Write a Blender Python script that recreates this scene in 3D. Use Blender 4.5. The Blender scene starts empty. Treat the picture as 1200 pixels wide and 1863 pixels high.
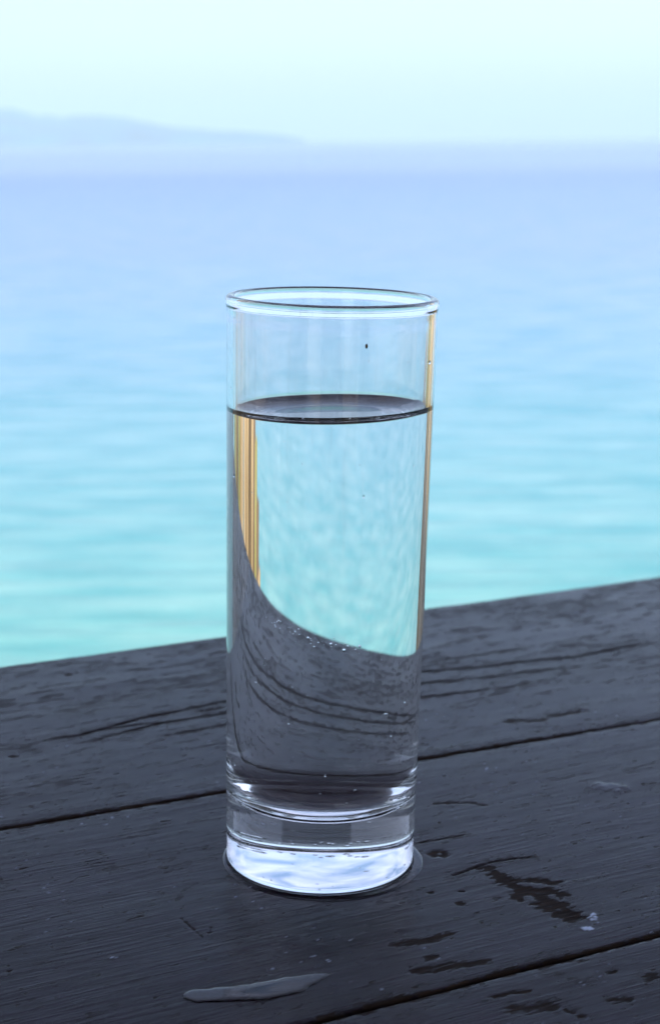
import bpy, math, random
import numpy as np
from mathutils import Matrix, Vector

sc = bpy.context.scene
C = sc.collection
R = math.radians
rnd = random.Random(7)

# ------------------------------------------------------------------ camera
F_PX, PITCH, ROLL, CAM = 3394.5, 0.1977, 0.00919, Vector((0.00362, -0.47074, 0.18857))
cd = bpy.data.cameras.new('camera')
cam = bpy.data.objects.new('camera', cd); C.objects.link(cam); sc.camera = cam
fw = Vector((0, math.cos(PITCH), -math.sin(PITCH))); r0 = Vector((1, 0, 0)); u0 = r0.cross(fw)
rr = r0 * math.cos(ROLL) - u0 * math.sin(ROLL); uu = u0 * math.cos(ROLL) + r0 * math.sin(ROLL)
cam.matrix_world = Matrix(((rr.x, uu.x, -fw.x, CAM.x), (rr.y, uu.y, -fw.y, CAM.y), (rr.z, uu.z, -fw.z, CAM.z), (0, 0, 0, 1)))
cd.sensor_fit = 'VERTICAL'; cd.sensor_height = 22.3; cd.sensor_width = 14.9
cd.lens = F_PX / 1863 * 22.3
cd.clip_start = 0.01; cd.clip_end = 200000
cd.dof.use_dof = True; cd.dof.focus_distance = 0.455; cd.dof.aperture_fstop = 15; cd.dof.aperture_blades = 0

# ------------------------------------------------------------------ world, sun, exposure
SUN_AZ, SUN_EL = R(212), R(46)      # clockwise from +Y: behind the camera and to its left
w = bpy.data.worlds.new('World'); sc.world = w; w.use_nodes = True
N = w.node_tree.nodes; L = w.node_tree.links; N.clear()
wo = N.new('ShaderNodeOutputWorld'); bg = N.new('ShaderNodeBackground'); bg.inputs['Strength'].default_value = 0.11
L.new(bg.outputs[0], wo.inputs['Surface'])
sky = N.new('ShaderNodeTexSky'); sky.sky_type = 'NISHITA'; sky.sun_disc = False
sky.sun_elevation = SUN_EL; sky.sun_rotation = SUN_AZ; sky.altitude = 20
sky.air_density = 1.0; sky.dust_density = 1.3; sky.ozone_density = 1.5
tc = N.new('ShaderNodeTexCoord')
mp = N.new('ShaderNodeMapping'); mp.inputs['Scale'].default_value = (1.0, 1.0, 7.0)
L.new(tc.outputs['Generated'], mp.inputs['Vector'])
nz = N.new('ShaderNodeTexNoise'); nz.inputs['Scale'].default_value = 2.2; nz.inputs['Detail'].default_value = 6; nz.inputs['Roughness'].default_value = .55
nz.inputs['Distortion'].default_value = .6
L.new(mp.outputs[0], nz.inputs['Vector'])
cr = N.new('ShaderNodeValToRGB'); cr.color_ramp.elements[0].position = .33; cr.color_ramp.elements[1].position = 1.0
L.new(nz.outputs['Fac'], cr.inputs['Fac'])
sep = N.new('ShaderNodeSeparateXYZ'); L.new(tc.outputs['Generated'], sep.inputs[0])
el = N.new('ShaderNodeMapRange'); el.inputs['From Min'].default_value = 0.09; el.inputs['From Max'].default_value = 0.22; el.interpolation_type = 'SMOOTHSTEP'
L.new(sep.outputs['Z'], el.inputs['Value'])
# thin even veil of high haze in the lowest sky, broken white cloud above it
cm = N.new('ShaderNodeMath'); cm.operation = 'MULTIPLY'; L.new(cr.outputs[0], cm.inputs[0]); L.new(el.outputs[0], cm.inputs[1])
mx = N.new('ShaderNodeMix'); mx.data_type = 'RGBA'; mx.inputs[7].default_value = (8.6, 8.8, 11.6, 1)
L.new(cm.outputs[0], mx.inputs[0])
tint = N.new('ShaderNodeMix'); tint.data_type = 'RGBA'; tint.blend_type = 'MULTIPLY'; tint.inputs[0].default_value = 1; tint.inputs[7].default_value = (.90, .93, 1.03, 1)
L.new(sky.outputs[0], tint.inputs[6]); L.new(tint.outputs[2], mx.inputs[6]); L.new(mx.outputs[2], bg.inputs['Color'])
SKY_TINT = tint.inputs[7]

sl = bpy.data.lights.new('sun', 'SUN'); sl.energy = 2.6; sl.angle = R(0.6); sl.color = (1, .95, .87)
so = bpy.data.objects.new('sun', sl); C.objects.link(so)
sd = Vector((math.sin(SUN_AZ) * math.cos(SUN_EL), math.cos(SUN_AZ) * math.cos(SUN_EL), math.sin(SUN_EL)))
so.rotation_euler = sd.to_track_quat('Z', 'Y').to_euler(); so.location = (-4, -4, 6)

vs = sc.view_settings
sc.display_settings.display_device = 'sRGB'
vs.view_transform = 'Standard'; vs.look = 'None'; vs.gamma = 1; vs.use_curve_mapping = False
vs.exposure = 1.1
cy = sc.cycles
cy.max_bounces = 24; cy.transmission_bounces = 24; cy.glossy_bounces = 8; cy.diffuse_bounces = 4; cy.volume_bounces = 1; cy.transparent_max_bounces = 16
cy.sample_clamp_indirect = 8; cy.blur_glossy = 0.3; cy.use_denoising = True
cy.caustics_reflective = True; cy.caustics_refractive = True

# ------------------------------------------------------------------ helpers
def tag(o, label=None, cat=None, group=None, kind=None):
    if label: o['label'] = label
    if cat: o['category'] = cat
    if group: o['group'] = group
    if kind: o['kind'] = kind
    return o

def empty(name, parent=None, loc=(0, 0, 0)):
    o = bpy.data.objects.new(name, None); C.objects.link(o); o.empty_display_size = .05
    o.location = loc
    if parent: o.parent = parent
    return o

def mesh_obj(name, verts, faces, mat=None, parent=None, smooth=False):
    me = bpy.data.meshes.new(name); me.from_pydata(verts, [], faces); me.update()
    if smooth: me.polygons.foreach_set('use_smooth', [True] * len(me.polygons))
    if mat: me.materials.append(mat)
    o = bpy.data.objects.new(name, me); C.objects.link(o)
    if parent: o.parent = parent
    return o

def grid_mesh(name, X, Y, Z, mat, parent=None, attrs=None, smooth=True, closed=None):
    """X,Y,Z arrays (n,m); closed = list of extra (verts, faces) appended"""
    n, m = X.shape
    co = np.stack([X, Y, Z], -1).reshape(-1, 3).astype(np.float32)
    i, j = np.meshgrid(np.arange(n - 1), np.arange(m - 1), indexing='ij')
    a = (i * m + j).ravel(); q = np.stack([a, a + m, a + m + 1, a + 1], -1)
    nt = len(co)
    if closed is not None:
        ev, ef = closed
        q = np.concatenate([q, np.asarray(ef)]); co = np.concatenate([co, np.asarray(ev, np.float32).reshape(-1, 3)])
    me = bpy.data.meshes.new(name)
    me.vertices.add(len(co)); me.vertices.foreach_set('co', co.ravel())
    me.loops.add(q.size); me.loops.foreach_set('vertex_index', q.ravel().astype(np.int32))
    me.polygons.add(len(q)); me.polygons.foreach_set('loop_start', np.arange(0, q.size, 4, dtype=np.int32))
    me.polygons.foreach_set('loop_total', np.full(len(q), 4, np.int32))
    me.update(calc_edges=True)
    me.polygons.foreach_set('use_smooth', np.full(len(q), smooth))
    if attrs:
        for k, v in attrs.items():
            at = me.attributes.new(k, 'FLOAT', 'POINT')
            vv = np.zeros(len(co), np.float32); vv[:nt] = v.ravel(); at.data.foreach_set('value', vv)
    me.materials.append(mat)
    o = bpy.data.objects.new(name, me); C.objects.link(o)
    if parent: o.parent = parent
    return o

def hash2(ix, iy, seed):
    h = (ix.astype(np.int64) * 374761393 + iy.astype(np.int64) * 668265263 + seed * 1442695041) & 0xffffffff
    h = ((h ^ (h >> 13)) * 1274126177) & 0xffffffff
    return ((h ^ (h >> 16)) & 0xffff) / 65535.0

def vnoise(x, y, seed=0):
    ix = np.floor(x); iy = np.floor(y); fx = x - ix; fy = y - iy
    fx = fx * fx * fx * (fx * (fx * 6 - 15) + 10); fy = fy * fy * fy * (fy * (fy * 6 - 15) + 10)
    a = hash2(ix, iy, seed); b = hash2(ix + 1, iy, seed); c = hash2(ix, iy + 1, seed); d = hash2(ix + 1, iy + 1, seed)
    return (a * (1 - fx) + b * fx) * (1 - fy) + (c * (1 - fx) + d * fx) * fy

def fbm(x, y, seed=0, oct=4, gain=.5):
    s = 0; a = 1; t = 0
    for k in range(oct):
        s = s + a * vnoise(x * 2 ** k + 17.3 * k, y * 2 ** k - 9.1 * k, seed + k * 11); t += a; a *= gain
    return s / t

def sstep(a, b, x):
    t = np.clip((x - a) / (b - a), 0, 1); return t * t * (3 - 2 * t)

def material(name):
    m = bpy.data.materials.new(name); m.use_nodes = True
    nt = m.node_tree; nt.nodes.clear()
    out = nt.nodes.new('ShaderNodeOutputMaterial')
    return m, nt.nodes, nt.links, out

def principled(name, col, rough=.5, bump=None, var=.15, scale=(8, 8, 8), spec=.5):
    m, n, l, out = material(name)
    p = n.new('ShaderNodeBsdfPrincipled'); p.inputs['Roughness'].default_value = rough
    p.inputs['Specular IOR Level'].default_value = spec
    t = n.new('ShaderNodeTexCoord'); mpp = n.new('ShaderNodeMapping'); mpp.inputs['Scale'].default_value = scale
    l.new(t.outputs['Object'], mpp.inputs[0])
    z = n.new('ShaderNodeTexNoise'); z.inputs['Detail'].default_value = 8; z.inputs['Scale'].default_value = 1; z.inputs['Roughness'].default_value = .6
    l.new(mpp.outputs[0], z.inputs['Vector'])
    rp = n.new('ShaderNodeValToRGB')
    rp.color_ramp.elements[0].position = .3; rp.color_ramp.elements[1].position = .7
    rp.color_ramp.elements[0].color = tuple(max(0, c * (1 - var * 2)) for c in col) + (1,)
    rp.color_ramp.elements[1].color = tuple(min(1, c * (1 + var)) for c in col) + (1,)
    l.new(z.outputs['Fac'], rp.inputs[0]); l.new(rp.outputs[0], p.inputs['Base Color'])
    if bump:
        b = n.new('ShaderNodeBump'); b.inputs['Distance'].default_value = bump; b.inputs['Strength'].default_value = 1
        l.new(z.outputs['Fac'], b.inputs['Height']); l.new(b.outputs[0], p.inputs['Normal'])
    l.new(p.outputs[0], out.inputs['Surface'])
    return m

def outward(o):
    import bmesh
    bm = bmesh.new(); bm.from_mesh(o.data); bmesh.ops.recalc_face_normals(bm, faces=bm.faces)
    if bm.calc_volume(signed=True) < 0: bmesh.ops.reverse_faces(bm, faces=bm.faces)
    bm.to_mesh(o.data); bm.free(); return o

def box(name, x0, x1, y0, y1, z0, z1, mat, parent=None):
    v = [(x, y, z) for z in (z0, z1) for y in (y0, y1) for x in (x0, x1)]
    f = [(0, 2, 3, 1), (4, 5, 7, 6), (0, 1, 5, 4), (2, 6, 7, 3), (0, 4, 6, 2), (1, 3, 7, 5)]
    return mesh_obj(name, v, f, mat, parent)

def bevel(o, wdt, seg=2):
    b = o.modifiers.new('bevel', 'BEVEL'); b.width = wdt; b.segments = seg; b.limit_method = 'ANGLE'

# ------------------------------------------------------------------ sea
SEA_Z = -21.8
CZ = CAM.z - SEA_Z
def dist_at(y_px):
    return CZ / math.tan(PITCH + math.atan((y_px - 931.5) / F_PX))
m_sea, n, l, out = material('sea_water')
p = n.new('ShaderNodeBsdfPrincipled'); p.inputs['IOR'].default_value = 1.333
geo = n.new('ShaderNodeNewGeometry')
ln = n.new('ShaderNodeVectorMath'); ln.operation = 'MULTIPLY'; ln.inputs[1].default_value = (.12, 1, 0)
l.new(geo.outputs['Position'], ln.inputs[0])
sh = n.new('ShaderNodeVectorMath'); sh.operation = 'LENGTH'; l.new(ln.outputs[0], sh.inputs[0])
lg = n.new('ShaderNodeMath'); lg.operation = 'LOGARITHM'; lg.inputs[1].default_value = 10; l.new(sh.outputs['Value'], lg.inputs[0])
# slow drift of the depth bands
wn = n.new('ShaderNodeTexNoise'); wn.inputs['Scale'].default_value = 1; wn.inputs['Detail'].default_value = 3
wm = n.new('ShaderNodeMapping'); wm.inputs['Scale'].default_value = (.004, .012, 1); l.new(geo.outputs['Position'], wm.inputs[0]); l.new(wm.outputs[0], wn.inputs['Vector'])
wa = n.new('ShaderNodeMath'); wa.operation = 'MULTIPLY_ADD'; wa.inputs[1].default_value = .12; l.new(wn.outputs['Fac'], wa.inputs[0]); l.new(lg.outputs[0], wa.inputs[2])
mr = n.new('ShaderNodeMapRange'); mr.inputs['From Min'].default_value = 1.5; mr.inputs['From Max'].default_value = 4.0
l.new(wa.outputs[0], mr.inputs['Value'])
rp = n.new('ShaderNodeValToRGB'); l.new(mr.outputs[0], rp.inputs[0])
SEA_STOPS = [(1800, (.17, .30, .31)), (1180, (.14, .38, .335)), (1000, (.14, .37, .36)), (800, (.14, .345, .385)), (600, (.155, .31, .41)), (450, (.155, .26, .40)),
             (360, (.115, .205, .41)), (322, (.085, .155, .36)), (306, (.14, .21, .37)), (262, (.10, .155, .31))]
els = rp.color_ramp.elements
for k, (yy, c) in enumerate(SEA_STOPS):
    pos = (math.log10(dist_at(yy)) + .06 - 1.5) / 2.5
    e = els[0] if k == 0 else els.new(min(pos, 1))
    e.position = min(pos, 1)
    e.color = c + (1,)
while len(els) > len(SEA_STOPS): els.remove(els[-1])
# streaks of swell and paler sand seen through the shallows
st = n.new('ShaderNodeTexNoise'); st.inputs['Scale'].default_value = 1; st.inputs['Detail'].default_value = 6; st.inputs['Roughness'].default_value = .64
sm = n.new('ShaderNodeMapping'); sm.inputs['Scale'].default_value = (.11, .34, 1); sm.inputs['Rotation'].default_value = (0, 0, R(4))
l.new(geo.outputs['Position'], sm.inputs[0]); l.new(sm.outputs[0], st.inputs['Vector'])
sr = n.new('ShaderNodeMapRange'); sr.inputs['From Min'].default_value = .35; sr.inputs['From Max'].default_value = .65
sr.inputs['To Min'].default_value = 0; sr.inputs['To Max'].default_value = 1
l.new(st.outputs['Fac'], sr.inputs['Value'])
mul = n.new('ShaderNodeMix'); mul.data_type = 'RGBA'; mul.blend_type = 'MULTIPLY'; mul.inputs[0].default_value = 1
tn = n.new('ShaderNodeMix'); tn.data_type = 'RGBA'; tn.inputs[6].default_value = (.52, .80, .84, 1); tn.inputs[7].default_value = (1.50, 1.12, 1.08, 1)
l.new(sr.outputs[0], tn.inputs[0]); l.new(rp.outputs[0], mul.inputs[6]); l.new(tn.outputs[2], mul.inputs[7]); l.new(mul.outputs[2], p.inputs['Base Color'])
p.inputs['Roughness'].default_value = .22
wv = n.new('ShaderNodeTexNoise'); wv.inputs['Scale'].default_value = 1; wv.inputs['Detail'].default_value = 6; wv.inputs['Roughness'].default_value = .55
wvm = n.new('ShaderNodeMapping'); wvm.inputs['Scale'].default_value = (.16, .7, 1); wvm.inputs['Rotation'].default_value = (0, 0, R(-6))
l.new(geo.outputs['Position'], wvm.inputs[0]); l.new(wvm.outputs[0], wv.inputs['Vector'])
bp = n.new('ShaderNodeBump'); bp.inputs['Strength'].default_value = .8; bp.inputs['Distance'].default_value = 1.1
l.new(wv.outputs['Fac'], bp.inputs['Height']); l.new(bp.outputs[0], p.inputs['Normal'])
l.new(p.outputs[0], out.inputs['Surface'])
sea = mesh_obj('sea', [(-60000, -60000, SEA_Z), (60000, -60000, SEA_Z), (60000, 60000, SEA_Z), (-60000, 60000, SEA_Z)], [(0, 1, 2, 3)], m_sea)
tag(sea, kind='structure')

# ------------------------------------------------------------------ far headland
m_hill = principled('hill_haze_tint', (.02, .12, .17), .9, var=.5, scale=(.004, .004, .01))  # scrub with the blue of distant haze mixed into its colour
HD = 10000.0
def headland():
    # skyline: azimuth (px x) -> height (px above horizon)
    prof = [(-2600, 60), (-1800, 100), (-1200, 74), (-800, 92), (-500, 60), (-250, 66), (0, 55), (60, 51), (120, 45), (160, 44), (215, 44), (260, 34), (330, 22), (400, 16), (470, 11), (520, 6), (545, 1), (560, -4)]
    xs = [a for a, b in prof]; hs = [b for a, b in prof]
    cols = np.arange(-2600, 562, 8.0); rows = np.linspace(-1, 1, 25)
    X = np.zeros((len(cols), len(rows))); Y = X.copy(); Z = X.copy()
    for i, c in enumerate(cols):
        h = np.interp(c, xs, hs)
        jit = (fbm(np.array([c / 45.]), np.array([3.]), 5, 5)[0] - .5)
        H = max(h / F_PX * HD * (1 + jit * .25) , -2) + (.5 if h > 0 else 0)
        az = math.atan((c - 600) / F_PX)
        for j, t in enumerate(rows):
            d = HD + t * 1100
            prof_t = max(0, 1 - abs(t) ** 1.6)
            rough = 1 + (fbm(np.array([c / 30.]), np.array([t * 4]), 9, 4)[0] - .5) * .5 * (1 - prof_t)
            X[i, j] = math.tan(az) * d; Y[i, j] = d; Z[i, j] = CAM.z + (H * prof_t * rough if H > 0 else 0) - 22.5 * (1 - prof_t) + (CAM.z * 0)
    o = grid_mesh('hills', X, Y, Z, m_hill); tag(o, kind='structure')
    return o
headland()

# ------------------------------------------------------------------ haze
mh, n, l, out = material('haze_air')
pv = n.new('ShaderNodeVolumePrincipled'); pv.inputs['Color'].default_value = (.84, .99, .95, 1); pv.inputs['Density'].default_value = .00015
pv.inputs['Anisotropy'].default_value = .2
l.new(pv.outputs[0], out.inputs['Volume'])
hz = box('haze', -30000, 30000, -30000, 30000, SEA_Z - 1.5, 420, mh); tag(hz, kind='stuff')
# the sea sheet must stay inside the box
for v in sea.data.vertices: v.co.x *= .49; v.co.y *= .49

# ------------------------------------------------------------------ terrace round the table (out of the frame, seen in the glass)
m_stone = principled('terrace_stone', (.22, .20, .17), .8, bump=.004, var=.25, scale=(3, 3, 3))
m_plaster = principled('plaster', (.62, .60, .56), .85, bump=.003, var=.06, scale=(2, 2, 2))
m_shade_roof = principled('shade_roof_wood', (.12, .085, .06), .7, bump=.002, var=.3, scale=(1, 14, 14))
m_rock = principled('cliff_rock', (.26, .22, .16), .9, bump=.3, var=.3, scale=(.4, .4, .4))
def cliff():
    # a U of ground round the table; the middle is open to the sea
    ob = []
    pts = [(-9, -9), (9, -9), (9, 4.4), (4.2, 4.4), (3.0, 1.2), (-3.3, 1.2), (-4.6, 4.0), (-9, 4.0)]
    top = [(x, y, -.76) for x, y in pts]; bot = [(x * 1.02, y * 1.02, SEA_Z - .5) for x, y in pts]
    n_ = len(pts); f = [(i + n_, (i + 1) % n_ + n_, (i + 1) % n_, i) for i in range(n_)]
    f += [tuple(range(n_)), tuple(range(2 * n_ - 1, n_ - 1, -1))]
    return mesh_obj('cliff', top + bot, f, m_rock)
tag(cliff(), kind='structure')
tag(box('floor', -3.2, 3.2, -3.1, 1.0, -.755, -.70, m_stone), kind='structure')
tag(box('shade_roof', -3.2, 3.2, -3.1, .55, 1.55, 1.67, m_shade_roof), kind='structure')  # unseen roof, added to keep direct sun off the table
def back_wall():
    y0, y1 = -3.1, -2.9
    t = empty('rear_wall'); tag(t, 'pale plaster terrace wall with two doorways behind the viewpoint', 'wall')
    for a, b in ((-3.2, -1.5), (-.55, .7), (1.7, 3.2)): box('wall_panel', a, b, y0, y1, -.70, 1.55, m_plaster, t)
    for a, b in ((-1.5, -.55), (.7, 1.7)): box('lintel', a, b, y0, y1, 1.35, 1.55, m_plaster, t)
back_wall()

LOG = []
for k, c in enumerate([(.52, .36, .17), (.66, .48, .26), (.19, .13, .06), (.34, .31, .09), (.74, .64, .46)]):
    LOG.append(principled('log_wood_%s' % 'abcde'[k], c, .65, bump=.004, var=.3, scale=(26, 26, 2.2)))
def log_fence(x0, y0, x1, y1, label, seed, stumps):
    rg = random.Random(seed)
    t = empty('log_fence'); tag(t, label, 'fence')
    d = math.hypot(x1 - x0, y1 - y0); k = 0; a = 0; todo = []
    while a < d:
        r = rg.uniform(.04, .085); todo.append((x0 + (x1 - x0) * (a + r) / d, y0 + (y1 - y0) * (a + r) / d, rg.uniform(-.12, .0), r)); a += 1.86 * r
    for sx_, sy_, tz in stumps: todo.append((sx_, sy_, tz, rg.uniform(.055, .065)))
    for k, (cx, cyy, tz, r) in enumerate(todo):
        hgt = tz + 5.6
        vv = []; ff = []; S = 14; Hn = 12
        for j in range(Hn + 1):
            zz = hgt * j / Hn; rj = r * (1 + rg.uniform(-.05, .03)) * (0.96 if j == Hn else 1)
            for i in range(S):
                an = 2 * math.pi * i / S; vv.append((rj * math.cos(an), rj * math.sin(an), zz))
        for j in range(Hn):
            for i in range(S): ff.append((j * S + i, j * S + (i + 1) % S, (j + 1) * S + (i + 1) % S, (j + 1) * S + i))
        ff.append(tuple(range(S - 1, -1, -1))); ff.append(tuple(range(Hn * S, Hn * S + S)))
        o = mesh_obj('log', vv, ff, LOG[([2, 0, 2, 3][k % 4] if cx < 1.53 else [2, 0, 1, 1, 0, 3, 2, 3, 3, 1, 3, 0, 2, 3, 1][k % 15]) if stumps else rg.choice([4, 4, 1, 4, 0])], t, smooth=True)
        o.location = (cx, cyy, -5.6); o.rotation_euler = (0, rg.uniform(-.006, .006), 0)
log_fence(1.54, 3.2, 2.45, 2.87, 'golden brown log palisade on the right of the terrace', 1, [(1.51, 3.24, -.24), (1.47, 3.27, -.36), (1.42, 3.3, -.48), (1.37, 3.33, -.62), (1.31, 3.36, -.78), (1.24, 3.38, -.93)])
log_fence(-2.4, 2.45, -4.2, .3, 'golden brown log palisade on the left of the terrace', 4, [])

# ------------------------------------------------------------------ table
LX, LY = 0.03171, 0.01115
LEAN = Matrix.Rotation(LX, 4, 'Y') @ Matrix.Rotation(LY, 4, 'X')   # the old table is a little out of level
table = empty('wooden_table'); table.matrix_world = LEAN
tag(table, 'weathered plank table with worn grey blue paint under the glass', 'table')
A30 = R(30); CA, SA = math.cos(A30), math.sin(A30)

m_tab, n, l, out = material('worn_painted_wood')
p = n.new('ShaderNodeBsdfPrincipled')
at = n.new('ShaderNodeAttribute'); at.attribute_name = 'wear'
ad = n.new('ShaderNodeAttribute'); ad.attribute_name = 'white'
tcn = n.new('ShaderNodeTexCoord')
def nnoise(scale_vec, detail, rough=.6, dist=0):
    mm = n.new('ShaderNodeMapping'); mm.inputs['Scale'].default_value = scale_vec; l.new(tcn.outputs['Object'], mm.inputs[0])
    q = n.new('ShaderNodeTexNoise'); q.inputs['Scale'].default_value = 1; q.inputs['Detail'].default_value = detail
    q.inputs['Roughness'].default_value = rough; q.inputs['Distortion'].default_value = dist
    l.new(mm.outputs[0], q.inputs['Vector']); return q
fine = nnoise((45, 1100, 300), 5, .65, .4)
cloud = nnoise((14, 30, 20), 4, .6)
rc = n.new('ShaderNodeValToRGB')
rc.color_ramp.elements[0].position = .30; rc.color_ramp.elements[0].color = (.0105, .0035, .0060, 1)
rc.color_ramp.elements[1].position = .72; rc.color_ramp.elements[1].color = (.0190, .0060, .0175, 1)
l.new(cloud.outputs['Fac'], rc.inputs[0])
rf = n.new('ShaderNodeMapRange'); rf.inputs['From Min'].default_value = .3; rf.inputs['From Max'].default_value = .7; rf.inputs['To Min'].default_value = .5; rf.inputs['To Max'].default_value = 1.4
l.new(fine.outputs['Fac'], rf.inputs['Value'])
m1 = n.new('ShaderNodeMix'); m1.data_type = 'RGBA'; m1.blend_type = 'MULTIPLY'; m1.inputs[0].default_value = 1
l.new(rc.outputs[0], m1.inputs[6]); l.new(rf.outputs[0], m1.inputs[7])
# the smooth wear map is broken up along the fibres into ragged, crisp-edged flaking
frag = nnoise((170, 2000, 600), 6, .7, .5); frag2 = nnoise((900, 1500, 900), 3, .6)
fa = n.new('ShaderNodeMath'); fa.operation = 'MULTIPLY_ADD'; fa.inputs[1].default_value = 2.1; l.new(frag.outputs['Fac'], fa.inputs[0]); l.new(at.outputs['Fac'], fa.inputs[2])
fb = n.new('ShaderNodeMath'); fb.operation = 'MULTIPLY_ADD'; fb.inputs[1].default_value = .35; l.new(frag2.outputs['Fac'], fb.inputs[0]); l.new(fa.outputs[0], fb.inputs[2])
wf = n.new('ShaderNodeMapRange'); wf.inputs['From Min'].default_value = 1.58; wf.inputs['From Max'].default_value = 1.98; l.new(fb.outputs[0], wf.inputs['Value'])
wood = n.new('ShaderNodeValToRGB'); wood.color_ramp.elements[0].color = (.014, .008, .006, 1); wood.color_ramp.elements[1].color = (.060, .034, .022, 1)
wood.color_ramp.elements[0].position = .35; wood.color_ramp.elements[1].position = .7; l.new(fine.outputs['Fac'], wood.inputs[0])
m2 = n.new('ShaderNodeMix'); m2.data_type = 'RGBA'; l.new(wood.outputs[0], m2.inputs[7])
l.new(wf.outputs[0], m2.inputs[0]); l.new(m1.outputs[2], m2.inputs[6])
as_ = n.new('ShaderNodeAttribute'); as_.attribute_name = 'stain'
sbr = nnoise((120, 500, 300), 7, .75)
sb = n.new('ShaderNodeMapRange'); sb.inputs['From Min'].default_value = .40; sb.inputs['From Max'].default_value = .60; sb.inputs['To Min'].default_value = .1; sb.inputs['To Max'].default_value = .8; l.new(sbr.outputs['Fac'], sb.inputs['Value'])
stn = n.new('ShaderNodeMath'); stn.operation = 'MULTIPLY'; l.new(as_.outputs['Fac'], stn.inputs[0]); l.new(sb.outputs[0], stn.inputs[1])
m25 = n.new('ShaderNodeMix'); m25.data_type = 'RGBA'; m25.inputs[7].default_value = (.019, .009, .006, 1)
l.new(stn.outputs[0], m25.inputs[0]); l.new(m2.outputs[2], m25.inputs[6])
m3 = n.new('ShaderNodeMix'); m3.data_type = 'RGBA'; m3.inputs[7].default_value = (.55, .60, .75, 1)
l.new(ad.outputs['Fac'], m3.inputs[0]); l.new(m25.outputs[2], m3.inputs[6]); l.new(m3.outputs[2], p.inputs['Base Color'])
ro = n.new('ShaderNodeMapRange'); ro.inputs['To Min'].default_value = .10; ro.inputs['To Max'].default_value = .6
l.new(ro.outputs[0], p.inputs["Roughness"])
bp = n.new('ShaderNodeBump'); bp.inputs['Strength'].default_value = .8; bp.inputs['Distance'].default_value = .00014
bh = n.new('ShaderNodeMath'); bh.operation = 'MULTIPLY_ADD'; bh.inputs[1].default_value = -.7; l.new(wf.outputs[0], bh.inputs[0]); l.new(fine.outputs['Fac'], bh.inputs[2])
l.new(bh.outputs[0], bp.inputs['Height']); l.new(bp.outputs[0], p.inputs['Normal'])
sp_ = n.new('ShaderNodeMapRange'); sp_.inputs['To Min'].default_value = .074; sp_.inputs['To Max'].default_value = .025
tw = n.new('ShaderNodeMath'); tw.operation = 'MULTIPLY_ADD'; tw.inputs[1].default_value = 1.0; tw.use_clamp = True
l.new(stn.outputs[0], tw.inputs[0]); l.new(wf.outputs[0], tw.inputs[2]); l.new(tw.outputs[0], sp_.inputs['Value']); l.new(tw.outputs[0], ro.inputs['Value']); l.new(sp_.outputs[0], p.inputs['Specular IOR Level'])
l.new(p.outputs[0], out.inputs['Surface'])

FE = {
 'crack_a':[(-89.3, 88.8), (-76.8, 96.0), (-67.7, 105.3), (-58.2, 114.9), (-48.2, 121.9), (-32.5, 134.3), (36.7, 173.8), (61.6, 182.5), (74.7, 189.7), (94.2, 196.9), (111.6, 209.2), (129.7, 221.2)],
 'crack_b':[(-71.8, 90.9), (-64.5, 98.4), (-51.7, 109.7), (-31.8, 121.9), (36.0, 159.8), (59.0, 168.7), (92.6, 184.8)],
 'crack_c':[(-40.4, 123.0), (-32.1, 127.7)],
 'crack_d':[(-50.5, 96.1), (-31.1, 109.4), (35.2, 143.9), (53.7, 151.5), (77.9, 164.1)],
 'crack_h':[(37.3, 185.5), (75.6, 206.5)],
 'crack_j':[(34.0, -11.1), (39.8, -5.7), (45.8, -0.6), (50.6, 1.9), (58.1, 3.5)],
 'crack_k':[(25.5, 11.4), (32.1, 14.2), (39.8, 18.6)],
 'crack_l':[(-77.0, 97.6), (-59.3, 108.1), (-49.3, 111.0)],
}
CRACKS = [('crack_a', .6, .8), ('crack_b', .5, .7), ('crack_c', .45, .6), ('crack_d', .4, .6), ('crack_h', .4, .3), ('crack_j', .32, .6), ('crack_k', .25, .4), ('crack_l', .35, .5)]
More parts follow.
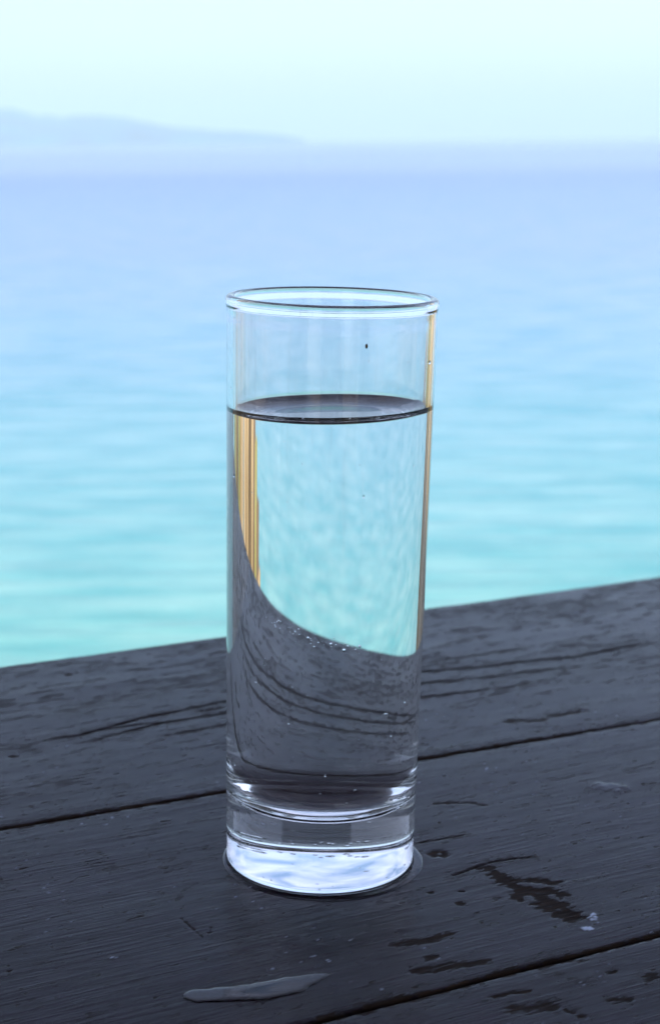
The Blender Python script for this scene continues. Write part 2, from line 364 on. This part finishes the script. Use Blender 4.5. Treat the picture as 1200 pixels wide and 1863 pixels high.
WEAR = [  # points (mm), half width mm, strength
 ([(44.7, -5.1), (48.5, -14.0), (53.0, -19.0), (59.6, -26.6), (64.5, -34.0)], 2.1, 1.1),
 ([(50.2, -11.7), (57.3, -12.1), (61.5, -13.3)], 1.5, 1.0), ([(51.0, -18.1), (51.0, -24.3)], 1.7, 1.0),
 ([(53.8, -17.9), (59.4, -19.0), (62.2, -21.0)], 1.8, 1.0), ([(56.2, -28.1), (59.8, -32.6), (62.9, -35.7)], 2.1, 1.0),
 ([(35.2, -28.1), (36.5, -27.6)], 1.0, .9), ([(18.5, -52.3), (20.5, -51.3), (25.9, -49.5), (31.2, -46.4)], 1.5, .9),
 ([(23.0, -66.5), (31.0, -63.5), (38.2, -60.6)], 1.8, .9), ([(25.7, -59.8), (27.7, -59.0)], 1.0, .7),
 ([(53.9, -65.9), (60.9, -70.7)], 2.5, .6), ([(43.1, -84.2), (51.9, -82.5)], 2, .7), ([(65.9, -79.2), (69.8, -78.5)], 1.6, .8),
 ([(75.6, -68.7), (77.6, -66.7)], 1.6, .7), ([(67.4, -64.9), (69.1, -64.0)], .8, .8), ([(27.8, -21.2), (29, -20.8)], .7, .8),
 ([(35.9, -20.0), (36.9, -19.8)], .4, 1), ([(44, -24.2), (45.6, -23.6)], .6, .7), ([(101.5, 247.6), (108.0, 247.3)], 3.0, .8),
 ([(86.4, 211.8), (97.1, 214.1)], 3, .7), ([(45.0, 254.7), (61.1, 262.8), (83.9, 277.9)], 7, .6), ([(71.0, 237.0), (77.5, 237.5)], 2, .6),
 ([(83.5, 242.8), (89.1, 244.9)], 2, .6), ([(61.9, 119.5), (74.0, 121.5)], 1.8, .7), ([(76.4, 126.3), (88.2, 132.4)], 1.8, .65),
 ([(-82.6, 122.5), (-71.2, 134.0), (-59.0, 142.3)], 9, .5), ([(-100, 83.0), (-90.9, 82.4)], 5, .7), ([(-84.0, 48.9), (-68.8, 55.4)], 3, .6),
 ([(-92.4, 41.6), (-86.5, 44.2)], 3, .6), ([(-68.7, 111.9), (-59.3, 98.7)], 2.5, .5), ([(33.1, 41.9), (39.8, 47.1), (46.5, 51.2)], 1.6, .55),
 ([(33.1, 42.3), (42.7, 43.7), (48.1, 41.4)], .8, .7), ([(-35.6, -29.0), (-34.5, -22.1), (-31.9, -18.4), (-24.0, -15.6)], .8, .5),
 ([(-34.1, -39.8), (-27.5, -50.5)], .2, .7), ([(-26.1, -44.2), (-26.5, -48.9)], .2, .7),
 ([(-88.8, 161.3), (-88.6, 161.5)], 1.4, 1), ([(-93.8, 75.1), (-93.6, 75.2)], .9, 1), ([(130.4, 274.8), (130.6, 275)], 1.3, 1),
 ([(-71.4, -70.8), (-71.0, -70.6)], .5, 1),
 ([(37.0, -81.0), (41.9, -78.1), (47.0, -76.5), (53.4, -78.7), (57.6, -83.8), (60.3, -90.7), (60.7, -99)], .9, .5),
 ([(39, -79), (44, -76.6), (48, -75.3)], .6, .9), ([(55, -84), (59, -88)], .7, .8),
]
def seg_dist(X, Y, pts):
    best = np.full(X.shape, 1e9); al = np.zeros(X.shape); tot = 0
    L_ = [math.dist(pts[i], pts[i + 1]) for i in range(len(pts) - 1)]; T = sum(L_) or 1
    for i in range(len(pts) - 1):
        (ax, ay), (bx, by) = pts[i], pts[i + 1]
        dx, dy = bx - ax, by - ay; q = dx * dx + dy * dy or 1
        t = np.clip(((X - ax) * dx + (Y - ay) * dy) / q, 0, 1)
        d = np.hypot(X - ax - t * dx, Y - ay - t * dy)
        k = d < best; best = np.where(k, d, best); al = np.where(k, (tot + t * L_[i]) / T, al); tot += L_[i]
    return best, al

def bound_edge(s): return .2061 + .0147 * np.clip(s - .14, -.3, .3)
def bound_2(s): return .0549 - .0254 * np.clip(s - .046, -.3, .3)
def bound_3(s): return np.full_like(s, -.0794)
def bound_4(s): return np.full_like(s, -.215)
def bound_5(s): return np.full_like(s, -.345)
def bound_6(s): return np.full_like(s, -.478)

def make_plank(lo, hi, gap_lo, gap_hi, t_fine, seed, label=None, fine=True):
    if fine:
        sa = np.concatenate([np.linspace(-1.2, -.17, 30)[:-1], np.arange(-.17, .335, .00085), np.linspace(.335, 1.9, 34)[1:]])
    else:
        sa = np.linspace(-1.2, 1.9, 300)
    L0, H0 = float(lo(np.array([0.]))[0]), float(hi(np.array([0.]))[0])
    if fine:
        vals = [v for v in np.arange(L0, H0, .00045)]
        keep = [v for v in vals if t_fine[0] <= v <= t_fine[1]]
        pre = list(np.linspace(L0, keep[0], 14)[:-1]) if keep[0] - L0 > .002 else []
        tt = np.array(pre + keep + [H0])
    else:
        tt = np.linspace(L0, H0, 60)
    u = (tt - tt[0]) / (tt[-1] - tt[0])
    # extra rows hugging both rims
    u = np.unique(np.concatenate([u, [.0005, .001, .002, .004, .996, .998, .999, .9995]]))
    S_, U_ = np.meshgrid(sa, u, indexing='ij')
    lo_ = lo(S_) + gap_lo; hi_ = hi(S_) - gap_hi
    # the arrises are chewed and wavy
    lo_ = lo_ + .0007 * (fbm(S_ * 90, S_ * 0 + 1, seed, 4) - .5) * (1 if gap_lo > 0 else .6)
    hi_ = hi_ + .0007 * (fbm(S_ * 90, S_ * 0 + 5, seed + 1, 4) - .5)
    T_ = lo_ + (hi_ - lo_) * U_
    X = (S_ * CA - T_ * SA) * 1000; Y = (S_ * SA + T_ * CA) * 1000
    s, t = S_ * 1000, T_ * 1000
    e_lo = (T_ - lo_) * 1000; e_hi = (hi_ - T_) * 1000; e = np.minimum(e_lo, e_hi)
    wob = (fbm(s / 60, t / 25, seed + 3, 3) - .5)
    grain = fbm(s / 55 + 3 * wob, (t + 14 * wob) / .9, seed + 5, 3, .6)
    broad = fbm(s / 45, t / 14, seed + 7, 3)
    Z = .22 * (broad - .5) + .07 * (grain - .5)
    Z -= .6 * np.exp(-np.maximum(e, 0) / .35) + .2 * np.exp(-np.maximum(e, 0) / 1.8)
    wear = np.zeros_like(Z); white = np.zeros_like(Z)
    jit = fbm(X / 1.6, Y / 1.6, 31, 3) - .5; jit2 = fbm(s / 3.4, t / .8, 37, 3) - .5
    # general wear: fleck and patches strung out along the grain
    pat = fbm(s / 9, t / 2.6, seed + 21, 5, .62); reg = fbm(s / 60, t / 28, seed + 23, 3)
    stain = 1.0 * sstep(.47 - .2 * (reg - .5), .66 - .15 * (reg - .5), pat)
    wear += .12 * sstep(.63 - .16 * (reg - .45), .74 - .12 * (reg - .45), pat)
    fl = fbm(s / 3.6, t / .95, seed + 27, 3, .6)
    wear += .6 * sstep(.70 - .12 * (reg - .5), .80 - .1 * (reg - .5), fl)
    big = fbm(s / 70 + 2, t / 26, seed + 33, 4, .6); stain += .75 * sstep(.42, .66, big) * (.6 + .8 * (fbm(s / 12, t / 5, seed + 71, 4, .65) - .2))
    far = sstep(30, 200, t); stain *= (.45 + .65 * far)
    dots = fbm(s / 1.3, t / .8, seed + 81, 2); wear += .6 * sstep(.87, .93, dots + .12 * (reg - .5))
    for pts, hw, stg in WEAR:
        bx0 = min(q[0] for q in pts) - 4 * hw - 3; bx1 = max(q[0] for q in pts) + 4 * hw + 3
        by0 = min(q[1] for q in pts) - 4 * hw - 3; by1 = max(q[1] for q in pts) + 4 * hw + 3
        k = (X > bx0) & (X < bx1) & (Y > by0) & (Y < by1)
        if not k.any(): continue
        d, al = seg_dist(X[k], Y[k], pts)
        d2 = d + (jit[k] * 1.6 + jit2[k] * 2.6) * min(hw, 3) * .9
        g = stg * (1 - sstep(hw * .1, hw * 1.7, d2))
        soft = stg < .65 or hw > 2.2
        if soft: stain[k] = np.maximum(stain[k], g * 1.5)
        else: wear[k] = np.maximum(wear[k], g); stain[k] = np.maximum(stain[k], .8 * (1 - sstep(hw * .5, hw * 2.6, d2))); Z[k] -= .12 * g
    # knot: dark ring round a paler core
    d = np.hypot((X - 32.3) / 1.55, (Y - 4.6) / 1.5); k = d < 5
    ring = (1 - sstep(1.1, 2.3, d + jit * 1.4)) - .75 * (1 - sstep(.3, .8, d)); ring = np.clip(ring, 0, 1)
    wear = np.where(k, np.maximum(wear, .95 * ring), wear); Z -= np.where(k, .25 * ring, 0)
    for name, hw, dep in CRACKS:
        pts = FE[name]
        k = (X > min(q[0] for q in pts) - 6) & (X < max(q[0] for q in pts) + 6) & (Y > min(q[1] for q in pts) - 6) & (Y < max(q[1] for q in pts) + 6)
        if not k.any(): continue
        d, al = seg_dist(X[k] + 1.6 * (fbm(s[k] / 9, s[k] * 0, 41, 3) - .5), Y[k], pts)
        w_ = hw * (.15 + 1.15 * fbm(s[k] / 7, s[k] * 0 + 8, 43, 4)) * np.clip(np.minimum(al, 1 - al) * 12, .15, 1)
        g = np.exp(-(d / w_) ** 2)
        Z[k] -= dep * g; wear[k] = np.maximum(wear[k], np.clip(g * 1.3, 0, 1)); 
        halo = (1 - sstep(0, 7 * hw + 2, d + jit[k] * 5)); stain[k] = np.maximum(stain[k], halo)
    # worn arris
    stain = np.maximum(stain, .9 * (1 - sstep(.5, 7, e + jit2 * 6)) * sstep(.4, .6, fbm(s / 14, t / 9, seed + 91, 3)))
    ew = 1 - sstep(.1, 2.0, e + jit * 2.2 + jit2 * 3.0); wear = np.maximum(wear, ew * (.9 if gap_lo > 0 else .5))
    # chips of old white paint
    for cx, cyy, rx, ry in ((68.1, -34.4, 1.35, 1.75), (66.0, -41.0, 1.15, .9), (69, -37.4, .3, .5), (-51.1, -60.6, .8, .35), (-48, -62.5, .5, .25)):
        dd = np.hypot((X - cx) / rx, (Y - cyy) / ry) + jit * 1.8
        g = 1 - sstep(.8, 1.05, dd); white = np.maximum(white, g * np.where(fbm(X / .5, Y / .5, 51, 2) > .36, 1, .2)); Z += .12 * g
    # dust and lint
    du = fbm(X / 1.1, Y / 1.1, seed + 95, 2, .7); white = np.maximum(white, .5 * sstep(.86, .93, du) * sstep(.45, .6, fbm(X / 30, Y / 30, seed + 97, 2)))
    # blistered paint
    dd = np.hypot((X - 86.3) / 6.5, (Y - 59.5) / 4.2); Z += .35 * (1 - sstep(.6, 1, dd + jit)) * fbm(X / 2.2, Y / 1.6, 61, 2) ; white = np.maximum(white, .10 * (1 - sstep(.5, 1, dd + jit)))
    Z /= 1000
    wear = np.clip(wear, 0, 1); stain = np.clip(stain, 0, 1)
    # sides and underside
    n_, m_ = S_.shape; th = -.034
    ev = []; ef = []; base = n_ * m_
    for i in range(n_): ev.append((S_[i, 0], T_[i, 0], th))
    for i in range(n_): ev.append((S_[i, 0], T_[i, -1], th))
    for i in range(n_ - 1):
        a, b = i * m_, (i + 1) * m_
        ef.append((a, base + i, base + i + 1, b))
        a2, b2 = a + m_ - 1, b + m_ - 1
        ef.append((a2, b2, base + n_ + i + 1, base + n_ + i))
        ef.append((base + i, base + n_ + i, base + n_ + i + 1, base + i + 1))
    for i in (0, n_ - 1):   # end grain
        b = i * m_; c0, c1 = base + i, base + n_ + i
        ev.append((S_[i, 0], (T_[i, 0] + T_[i, -1]) / 2, th)); mid = len(ev) - 1 + base
        h = m_ // 2
        for j in range(0, m_ - 1):
            q = (b + j, b + j + 1, mid, mid)
            ef.append((b + j, b + j + 1, mid, c0) if j == 0 else ((b + j, b + j + 1, c1, mid) if j == m_ - 2 else (b + j, b + j + 1, mid, mid)))
    ef = [f for f in ef if len(set(f)) == 4]
    o = grid_mesh('plank', S_, T_, Z, m_tab, table, {'wear': wear, 'white': white, 'stain': stain}, True, (ev, ef))
    o.rotation_euler = (0, 0, A30)
    if label: o['label'] = label
    return o
make_plank(bound_2, bound_edge, .0002, 0.0, (-1, 1), 101, 'far plank with long weathered splits')
make_plank(bound_3, bound_2, .0005, .0002, (-1, 1), 202, 'middle plank with a knot and a feather shaped worn patch')
make_plank(bound_4, bound_3, .0007, .0005, (-.15, 1), 303, 'near plank with a chipped far edge')
make_plank(bound_5, bound_4, .0007, .0007, None, 404, fine=False)
make_plank(bound_6, bound_5, .0007, .0007, None, 505, fine=False)
m_leg = principled('table_leg_wood', (.05, .05, .06), .6, bump=.0008, var=.3, scale=(40, 40, 5))
for sx in (-.95, .35, 1.65):
    o = box('crossbeam', sx - .035, sx + .035, -.44, .17, -.085, -.0345, m_leg, table); o.rotation_euler = (0, 0, A30); bevel(o, .004)
    for ty in (-.38, .11):
        o = box('leg', sx - .034, sx + .034, ty - .034, ty + .034, -.705, -.0855, m_leg, table); o.rotation_euler = (0, 0, A30); bevel(o, .004)

# ------------------------------------------------------------------ the glass
NSEG = 320
H_G, R_TOP, R_BOT = .150, .02655, .02481
WALL = .0021; FLOOR = .0178; HW = .1198
MEN = .0029; MD = .0034
LI = LEAN.to_3x3()
def level(x, y, c):      # local z of a world-horizontal plane crossing the glass axis at height c
    return c - (LI[2][0] * x + LI[2][1] * y) / LI[2][2]
def r_out(z): return R_BOT + (R_TOP - R_BOT) * z / H_G
def r_in(z): return r_out(z) - WALL - .0004 * (1 - z / H_G)

def lathe(name, prof, mat, parent=None, zf=None, cap_first=False, cap_last=False, ang=None, seg=NSEG):
    """prof: list of (r, z, sheared) ; outward normal = left of profile direction when going up outside"""
    v = []; f = []; idx = []
    for (r, z, shf) in prof:
        if r <= 1e-9:
            idx.append([len(v)]); v.append((0, 0, z)); continue
        row = []
        for i in range(seg):
            a = 2 * math.pi * i / seg; x, y = r * math.cos(a), r * math.sin(a)
            row.append(len(v)); v.append((x, y, z + (level(x, y, 0) * shf)))
        idx.append(row)
    for k in range(len(idx) - 1):
        A, B = idx[k], idx[k + 1]
        for i in range(seg):
            j = (i + 1) % seg
            if len(A) == 1 and len(B) == 1: continue
            if len(A) == 1: f.append((A[0], B[j], B[i]))
            elif len(B) == 1: f.append((A[i], A[j], B[0]))
            else: f.append((A[i], A[j], B[j], B[i]))
    return mesh_obj(name, v, f, mat, parent, smooth=True)

def glass_material(name, ior, smudge=True, col=(1, 1, 1)):
    m, n, l, out = material(name)
    g = n.new('ShaderNodeBsdfGlass'); g.inputs['IOR'].default_value = ior; g.inputs['Roughness'].default_value = 0; g.inputs['Color'].default_value = col + (1,)
    if not smudge:
        l.new(g.outputs[0], out.inputs['Surface']); return m
    # dried drips and a faint bloom of wiping marks
    t = n.new('ShaderNodeTexCoord'); sc_ = []
    def nz_(scale, det, lo, hi, amt, loc=(0, 0, 0)):
        a = n.new('ShaderNodeMapping'); a.inputs['Scale'].default_value = scale; a.inputs['Location'].default_value = loc; l.new(t.outputs['Object'], a.inputs[0])
        q = n.new('ShaderNodeTexNoise'); q.inputs['Scale'].default_value = 1; q.inputs['Detail'].default_value = det; l.new(a.outputs[0], q.inputs['Vector'])
        r = n.new('ShaderNodeMapRange'); r.inputs['From Min'].default_value = lo; r.inputs['From Max'].default_value = hi; r.inputs['To Max'].default_value = amt; r.interpolation_type = 'SMOOTHSTEP'
        l.new(q.outputs['Fac'], r.inputs['Value']); return r
    a = nz_((480, 480, 26), 3, .55, .80, .06); b = nz_((1500, 1500, 14), 2, .60, .80, .10, (3, 1, 2)); c = nz_((60, 60, 45), 4, .5, .75, .012)
    s1 = n.new('ShaderNodeMath'); s1.operation = 'ADD'; l.new(a.outputs[0], s1.inputs[0]); l.new(b.outputs[0], s1.inputs[1])
    s2 = n.new('ShaderNodeMath'); s2.operation = 'ADD'; l.new(s1.outputs[0], s2.inputs[0]); l.new(c.outputs[0], s2.inputs[1])
    sx = n.new('ShaderNodeSeparateXYZ'); l.new(t.outputs['Object'], sx.inputs[0])
    hm = n.new('ShaderNodeMapRange'); hm.inputs['From Min'].default_value = .055; hm.inputs['From Max'].default_value = .10; l.new(sx.outputs['Z'], hm.inputs['Value'])
    s3 = n.new('ShaderNodeMath'); s3.operation = 'MULTIPLY'; l.new(s2.outputs[0], s3.inputs[0]); l.new(hm.outputs[0], s3.inputs[1]); s2 = s3
    d = n.new('ShaderNodeBsdfDiffuse'); d.inputs['Color'].default_value = (.75, .75, .8, 1)
    tr = n.new('ShaderNodeBsdfTranslucent'); tr.inputs['Color'].default_value = (.75, .75, .8, 1)
    mm = n.new('ShaderNodeMixShader'); l.new(d.outputs[0], mm.inputs[1]); l.new(tr.outputs[0], mm.inputs[2])
    fx = n.new('ShaderNodeMixShader'); l.new(s2.outputs[0], fx.inputs[0]); l.new(g.outputs[0], fx.inputs[1]); l.new(mm.outputs[0], fx.inputs[2])
    l.new(fx.outputs[0], out.inputs['Surface'])
    return m
m_glass = glass_material('clear_glass', 1.52)
m_wet = glass_material('water_against_glass', 1.333 / 1.52, False)
m_top = glass_material('water_surface', 1.333, False)
m_water = glass_material('water_drop', 1.333, False)

glass = empty('drinking_glass'); glass.matrix_world = LEAN
tag(glass, 'tall clear straight tumbler four fifths full of water on the plank table', 'glass')
prof = [(0, .00075, 0)]
for k in range(1, 14): r = .0219 * k / 13; prof.append((r, .00075 - .00052 * (k / 13) ** 2.2, 0))
prof += [(.0225, .00012, 0), (.0228, .00004, 0)]
for k in range(1, 9):
    a = math.pi / 2 * k / 8; rc_ = .0019
    prof.append((R_BOT - rc_ + rc_ * math.sin(a), .00002 + rc_ - rc_ * math.cos(a), 0))
LN = .0020; rcz_ = H_G - .0013 - LN - .0004
for k in range(1, 40): z = .0021 + (rcz_ - .0021) * k / 39; prof.append((r_out(z), z, 0))
# rounded, slightly beaded rim
TH = .00024; LN = .0020
ba = WALL / 2 + TH; bb = .0013; rcx = R_TOP - WALL / 2; rcz = H_G - bb
for k in range(0, 12):
    q = k / 11; prof.append((rcx + WALL / 2 + TH * q * q * (3 - 2 * q) , rcz - LN * (1 - q), 0))
for k in range(1, 26):
    a = math.pi * k / 26
    prof.append((rcx + ba * math.cos(a), rcz + bb * math.sin(a), 0))
for k in range(0, 12):
    q = 1 - k / 11; prof.append((rcx - WALL / 2 - TH * q * q * (3 - 2 * q) , rcz - LN * (1 - q), 0))
zi0 = rcz - LN - .0004
for k in range(0, 12):
    z = zi0 + (HW + MEN + .0018 - zi0) * k / 11; prof.append((r_in(z), z, 0))
r_w = r_in(HW + MEN)
prof.append((r_w, HW + MEN, 1))
# prof runs bottom centre -> outside up -> rim -> inside down: flip so the normals point out of the glass
tumbler = lathe('tumbler', prof, m_glass, glass)

# water: closed body; top face against air, side and base against the glass
wp = []
top = []
for k in range(0, 40):
    q = (k / 39); r = r_w * (1 - (1 - q) ** 2.2) if k else 0
    d = r_w - r
    top.append((r, HW + MEN * math.exp(-d / MD), 1 if r > 0 else 0))
top[-1] = (r_w, HW + MEN, 1)
fil = .0055; BOWL = .0028
side = []
for k in range(1, 40): z = HW + MEN - .0012 - (HW - .004 - FLOOR - fil) * (k - 1) / 38; side.append((r_in(z), z, 1 if k < 4 else (0 if k > 12 else 1 - (k - 3) / 10)))
zf = FLOOR + fil
for k in range(0, 10):
    a = math.pi / 2 * k / 9; rr_ = r_in(zf); side.append((rr_ - fil + fil * math.cos(a), zf - fil * math.sin(a), 0))
for k in range(1, 17):
    q = k / 16; r = (r_in(zf) - fil) * (1 - q); side.append((r if k < 16 else 0, FLOOR - BOWL * (1 - (1 - q) ** 2), 0))
wfull = top + side
water = lathe('water', wfull[::-1], m_wet, None)
water.matrix_world = LEAN
water.data.materials.append(m_top)
# faces of the free surface get the air-to-water index
zs = np.array([v.co.z for v in water.data.vertices]); rs = np.array([math.hypot(v.co.x, v.co.y) for v in water.data.vertices])
for pgn in water.data.polygons:
    if pgn.normal.z > .2 and pgn.center.z > .1: pgn.material_index = 1
tag(water, 'still clear water filling the tall glass to below its rim', 'water')

# air bubbles caught low in the thick base, and beads of wet on the outside
def bead(name, r, mat, parent, sq=1.0, seg=10, rings=6):
    v = [(0, 0, -r * sq)]; f = []
    for j in range(1, rings):
        a = math.pi * j / rings
        for i in range(seg): b = 2 * math.pi * i / seg; v.append((r * math.sin(a) * math.cos(b), r * math.sin(a) * math.sin(b), -r * sq * math.cos(a)))
    v.append((0, 0, r * sq)); e = len(v) - 1
    for i in range(seg):
        j2 = (i + 1) % seg; f.append((0, 1 + j2, 1 + i)); f.append((e, 1 + (rings - 2) * seg + i, 1 + (rings - 2) * seg + j2))
        for j in range(rings - 2): f.append((1 + j * seg + i, 1 + j * seg + j2, 1 + (j + 1) * seg + j2, 1 + (j + 1) * seg + i))
    return outward(mesh_obj(name, v, f, mat, parent, smooth=True))
m_bub = glass_material('air_in_glass', 1 / 1.52, False)
b0 = bead('air_bubble', .00028, m_bub, glass)
spots = []
for k in range(80):
    a = rnd.uniform(0, 2 * math.pi) if k % 2 else rnd.gauss(R(105), R(28)); spots.append((a, rnd.uniform(.0008, .0022) if rnd.random() < .7 else rnd.uniform(.003, .014), rnd.uniform(.35, 1.15)))
for k, (a, z, s_) in enumerate(spots):
    o = b0 if k == 0 else b0.copy()
    if k: C.objects.link(o)
    rad = R_BOT - .0009 - rnd.uniform(0, .0006); o.location = (rad * math.cos(a), rad * math.sin(a), z + .0005); o.scale = (s_, s_, s_)

m_wb = glass_material('air_in_water', 1 / 1.333, False)
wb0 = bead('bubble', .0003, m_wb, water, seg=12, rings=8)
for k in range(75):
    o = wb0 if k == 0 else wb0.copy()
    if k: C.objects.link(o)
    if k < 50:
        q = rnd.random(); x = -.0135 + .022 * q + rnd.gauss(0, .0006); z = .0715 - .007 * q ** .7 + rnd.gauss(0, .0008); sy = -1
    else:
        x = rnd.uniform(-.021, .021); z = rnd.uniform(.02, .115); sy = rnd.choice((-1, 1))
    rad = r_in(z) - .0004; o.location = (x, sy * math.sqrt(rad * rad - x * x), z); o.scale = (min(2.2, rnd.lognormvariate(-.6, .5)),) * 3

dr0 = bead('droplet', .0003, m_water, glass, seg=12, rings=8)
for k in range(26):
    o = dr0 if k == 0 else dr0.copy()
    if k: C.objects.link(o)
    a = rnd.uniform(R(200), R(340)); z = rnd.uniform(.10, .143) if k % 3 else rnd.uniform(.02, .09); s_ = min(1.5, rnd.lognormvariate(-.7, .45))
    rad = r_out(z) + .00028 * s_ * .5; o.location = (rad * math.cos(a), rad * math.sin(a), z); o.scale = (s_, s_, s_ * rnd.uniform(1.0, 1.8))

# seed stuck on the far upper wall
m_seed = principled('seed_husk', (.14, .09, .04), .6, var=.3, scale=(2000, 2000, 2000))
seed = bead('seed', .00032, m_seed, None, 1.9)
a = R(-72); zz = .1405
seed.matrix_world = LEAN @ Matrix.Translation(((r_out(zz) + .0002) * math.cos(a), (r_out(zz) + .0002) * math.sin(a), zz))
tag(seed, 'tiny brown seed husk stuck to the upper wall of the glass', 'seed')

# ------------------------------------------------------------------ water on the table
ring_prof = [(.02492, -.0002, 0), (.02492, .0002, 0), (.02494, .00034, 0)] + [(.02494 + .0021 * q / 10, .00034 * (1 - (q / 10) ** 2) ** .8 + .00003, 0) for q in range(1, 11)] + [(.02706, -.0001, 0), (.0270, -.0009, 0), (.0251, -.0009, 0), (.02492, -.0008, 0), (0, 0, 0)]
def ringmesh():
    v = []; f = []; S = 260; P = ring_prof[:-1]
    for i in range(S):
        a = 2 * math.pi * i / S; g = .8 + .16 * math.sin(a * 3 + 1) * math.sin(a * 2) + .1 * math.sin(a * 5 + 2) + .2 * math.cos(a - R(-8))
        for r, z, _ in P:
            rr_ = r if r < .0251 else .0251 + (r - .0251) * g
            k_ = max(0, min(1, (r - .02492) / .0022)); v.append((rr_ * math.cos(a) + .0003 * k_, rr_ * math.sin(a) - .0013 * k_ * max(0, -math.sin(a)), z))
    n_ = len(P)
    for i in range(S):
        for k in range(n_):
            a_, b_ = i * n_ + k, i * n_ + (k + 1) % n_; c_, d_ = ((i + 1) % S) * n_ + (k + 1) % n_, ((i + 1) % S) * n_ + k
            f.append((a_, d_, c_, b_))
    return v, f
v, f = ringmesh()
wr = outward(mesh_obj('water_ring', v, f, m_water, None, smooth=True)); wr.matrix_world = LEAN
tag(wr, 'thin ring of spilt water round the foot of the glass', 'puddle')

def puddle_mesh(outline, hgt, steps=9):
    P = [Vector((x / 1000, y / 1000)) for x, y in outline]
    # smooth closed curve
    Q = []
    n_ = len(P)
    for i in range(n_):
        p0, p1, p2, p3 = P[i - 1], P[i], P[(i + 1) % n_], P[(i + 2) % n_]
        for k in range(5):
            t = k / 5; Q.append(.5 * ((2 * p1) + (p2 - p0) * t + (2 * p0 - 5 * p1 + 4 * p2 - p3) * t * t + (-p0 + 3 * p1 - 3 * p2 + p3) * t ** 3))
    return Q
def build_puddle(name, spine, hgt, label, cat='puddle', soft=False):
    """spine: (x, y, half width) in mm"""
    pts = []
    for i in range(len(spine) - 1):
        a, b = spine[i], spine[i + 1]
        p0 = spine[max(i - 1, 0)]; p3 = spine[min(i + 2, len(spine) - 1)]
        for k in range(8):
            t = k / 8
            pts.append([.5 * (2 * a[j] + (b[j] - p0[j]) * t + (2 * p0[j] - 5 * a[j] + 4 * b[j] - p3[j]) * t * t + (-p0[j] + 3 * a[j] - 3 * b[j] + p3[j]) * t ** 3) for j in range(3)])
    pts.append(list(spine[-1]))
    v = []; f = []; K = 24
    for i, (x, y, h) in enumerate(pts):
        q = pts[min(i + 1, len(pts) - 1)]; o_ = pts[max(i - 1, 0)]
        dx, dy = q[0] - o_[0], q[1] - o_[1]; L_ = math.hypot(dx, dy) or 1; nx, ny = -dy / L_, dx / L_
        h = max(h, .02)
        jl = 1 + .16 * (fbm(np.array([i / 3.]), np.array([.7]), 5, 3)[0] - .5) * 2; jr = 1 + .16 * (fbm(np.array([i / 3.]), np.array([4.7]), 8, 3)[0] - .5) * 2
        for k in range(K + 1):
            c = -math.cos(math.pi * k / K); c2 = c * h * (jl if c < 0 else jr)
            z = hgt * min(1, h / 1.2) * ((1 - c * c) if soft else (1 - abs(c) ** 5) ** .8) + .00006
            v.append(((x + nx * c2) / 1000, (y + ny * c2) / 1000, z - (.0003 if k in (0, K) else 0)))
        v.append((x / 1000, y / 1000, -.0008))
    W = K + 2
    for i in range(len(pts) - 1):
        for k in range(K + 1):
            a_ = i * W + k; b_ = i * W + (k + 1) % W; f.append((a_, a_ + W, b_ + W, b_))
        a_ = i * W + K + 1; f.append((a_, a_ + W, (i + 1) * W, i * W))
    f.append(tuple(range(W))); f.append(tuple(reversed(range((len(pts) - 1) * W, len(pts) * W))))
    o = outward(mesh_obj(name, v, f, m_water, None, smooth=True)); o.matrix_world = LEAN
    tag(o, label, cat)
    return o
build_puddle('puddle', [(-30.2, -81.8, .6), (-28.4, -81.4, 2.7), (-24.8, -80.9, 3.3), (-20.6, -80.1, 3.5), (-15.4, -79.0, 3.9), (-10.2, -77.2, 4.2), (-6.2, -75.0, 4.1), (-3.4, -73.0, 3.0), (-.6, -71.1, 1.9), (1.4, -69.9, 1.0), (2.6, -69.2, .2)], .0003,
             'long thin puddle of spilt water on the wood in front of the glass')
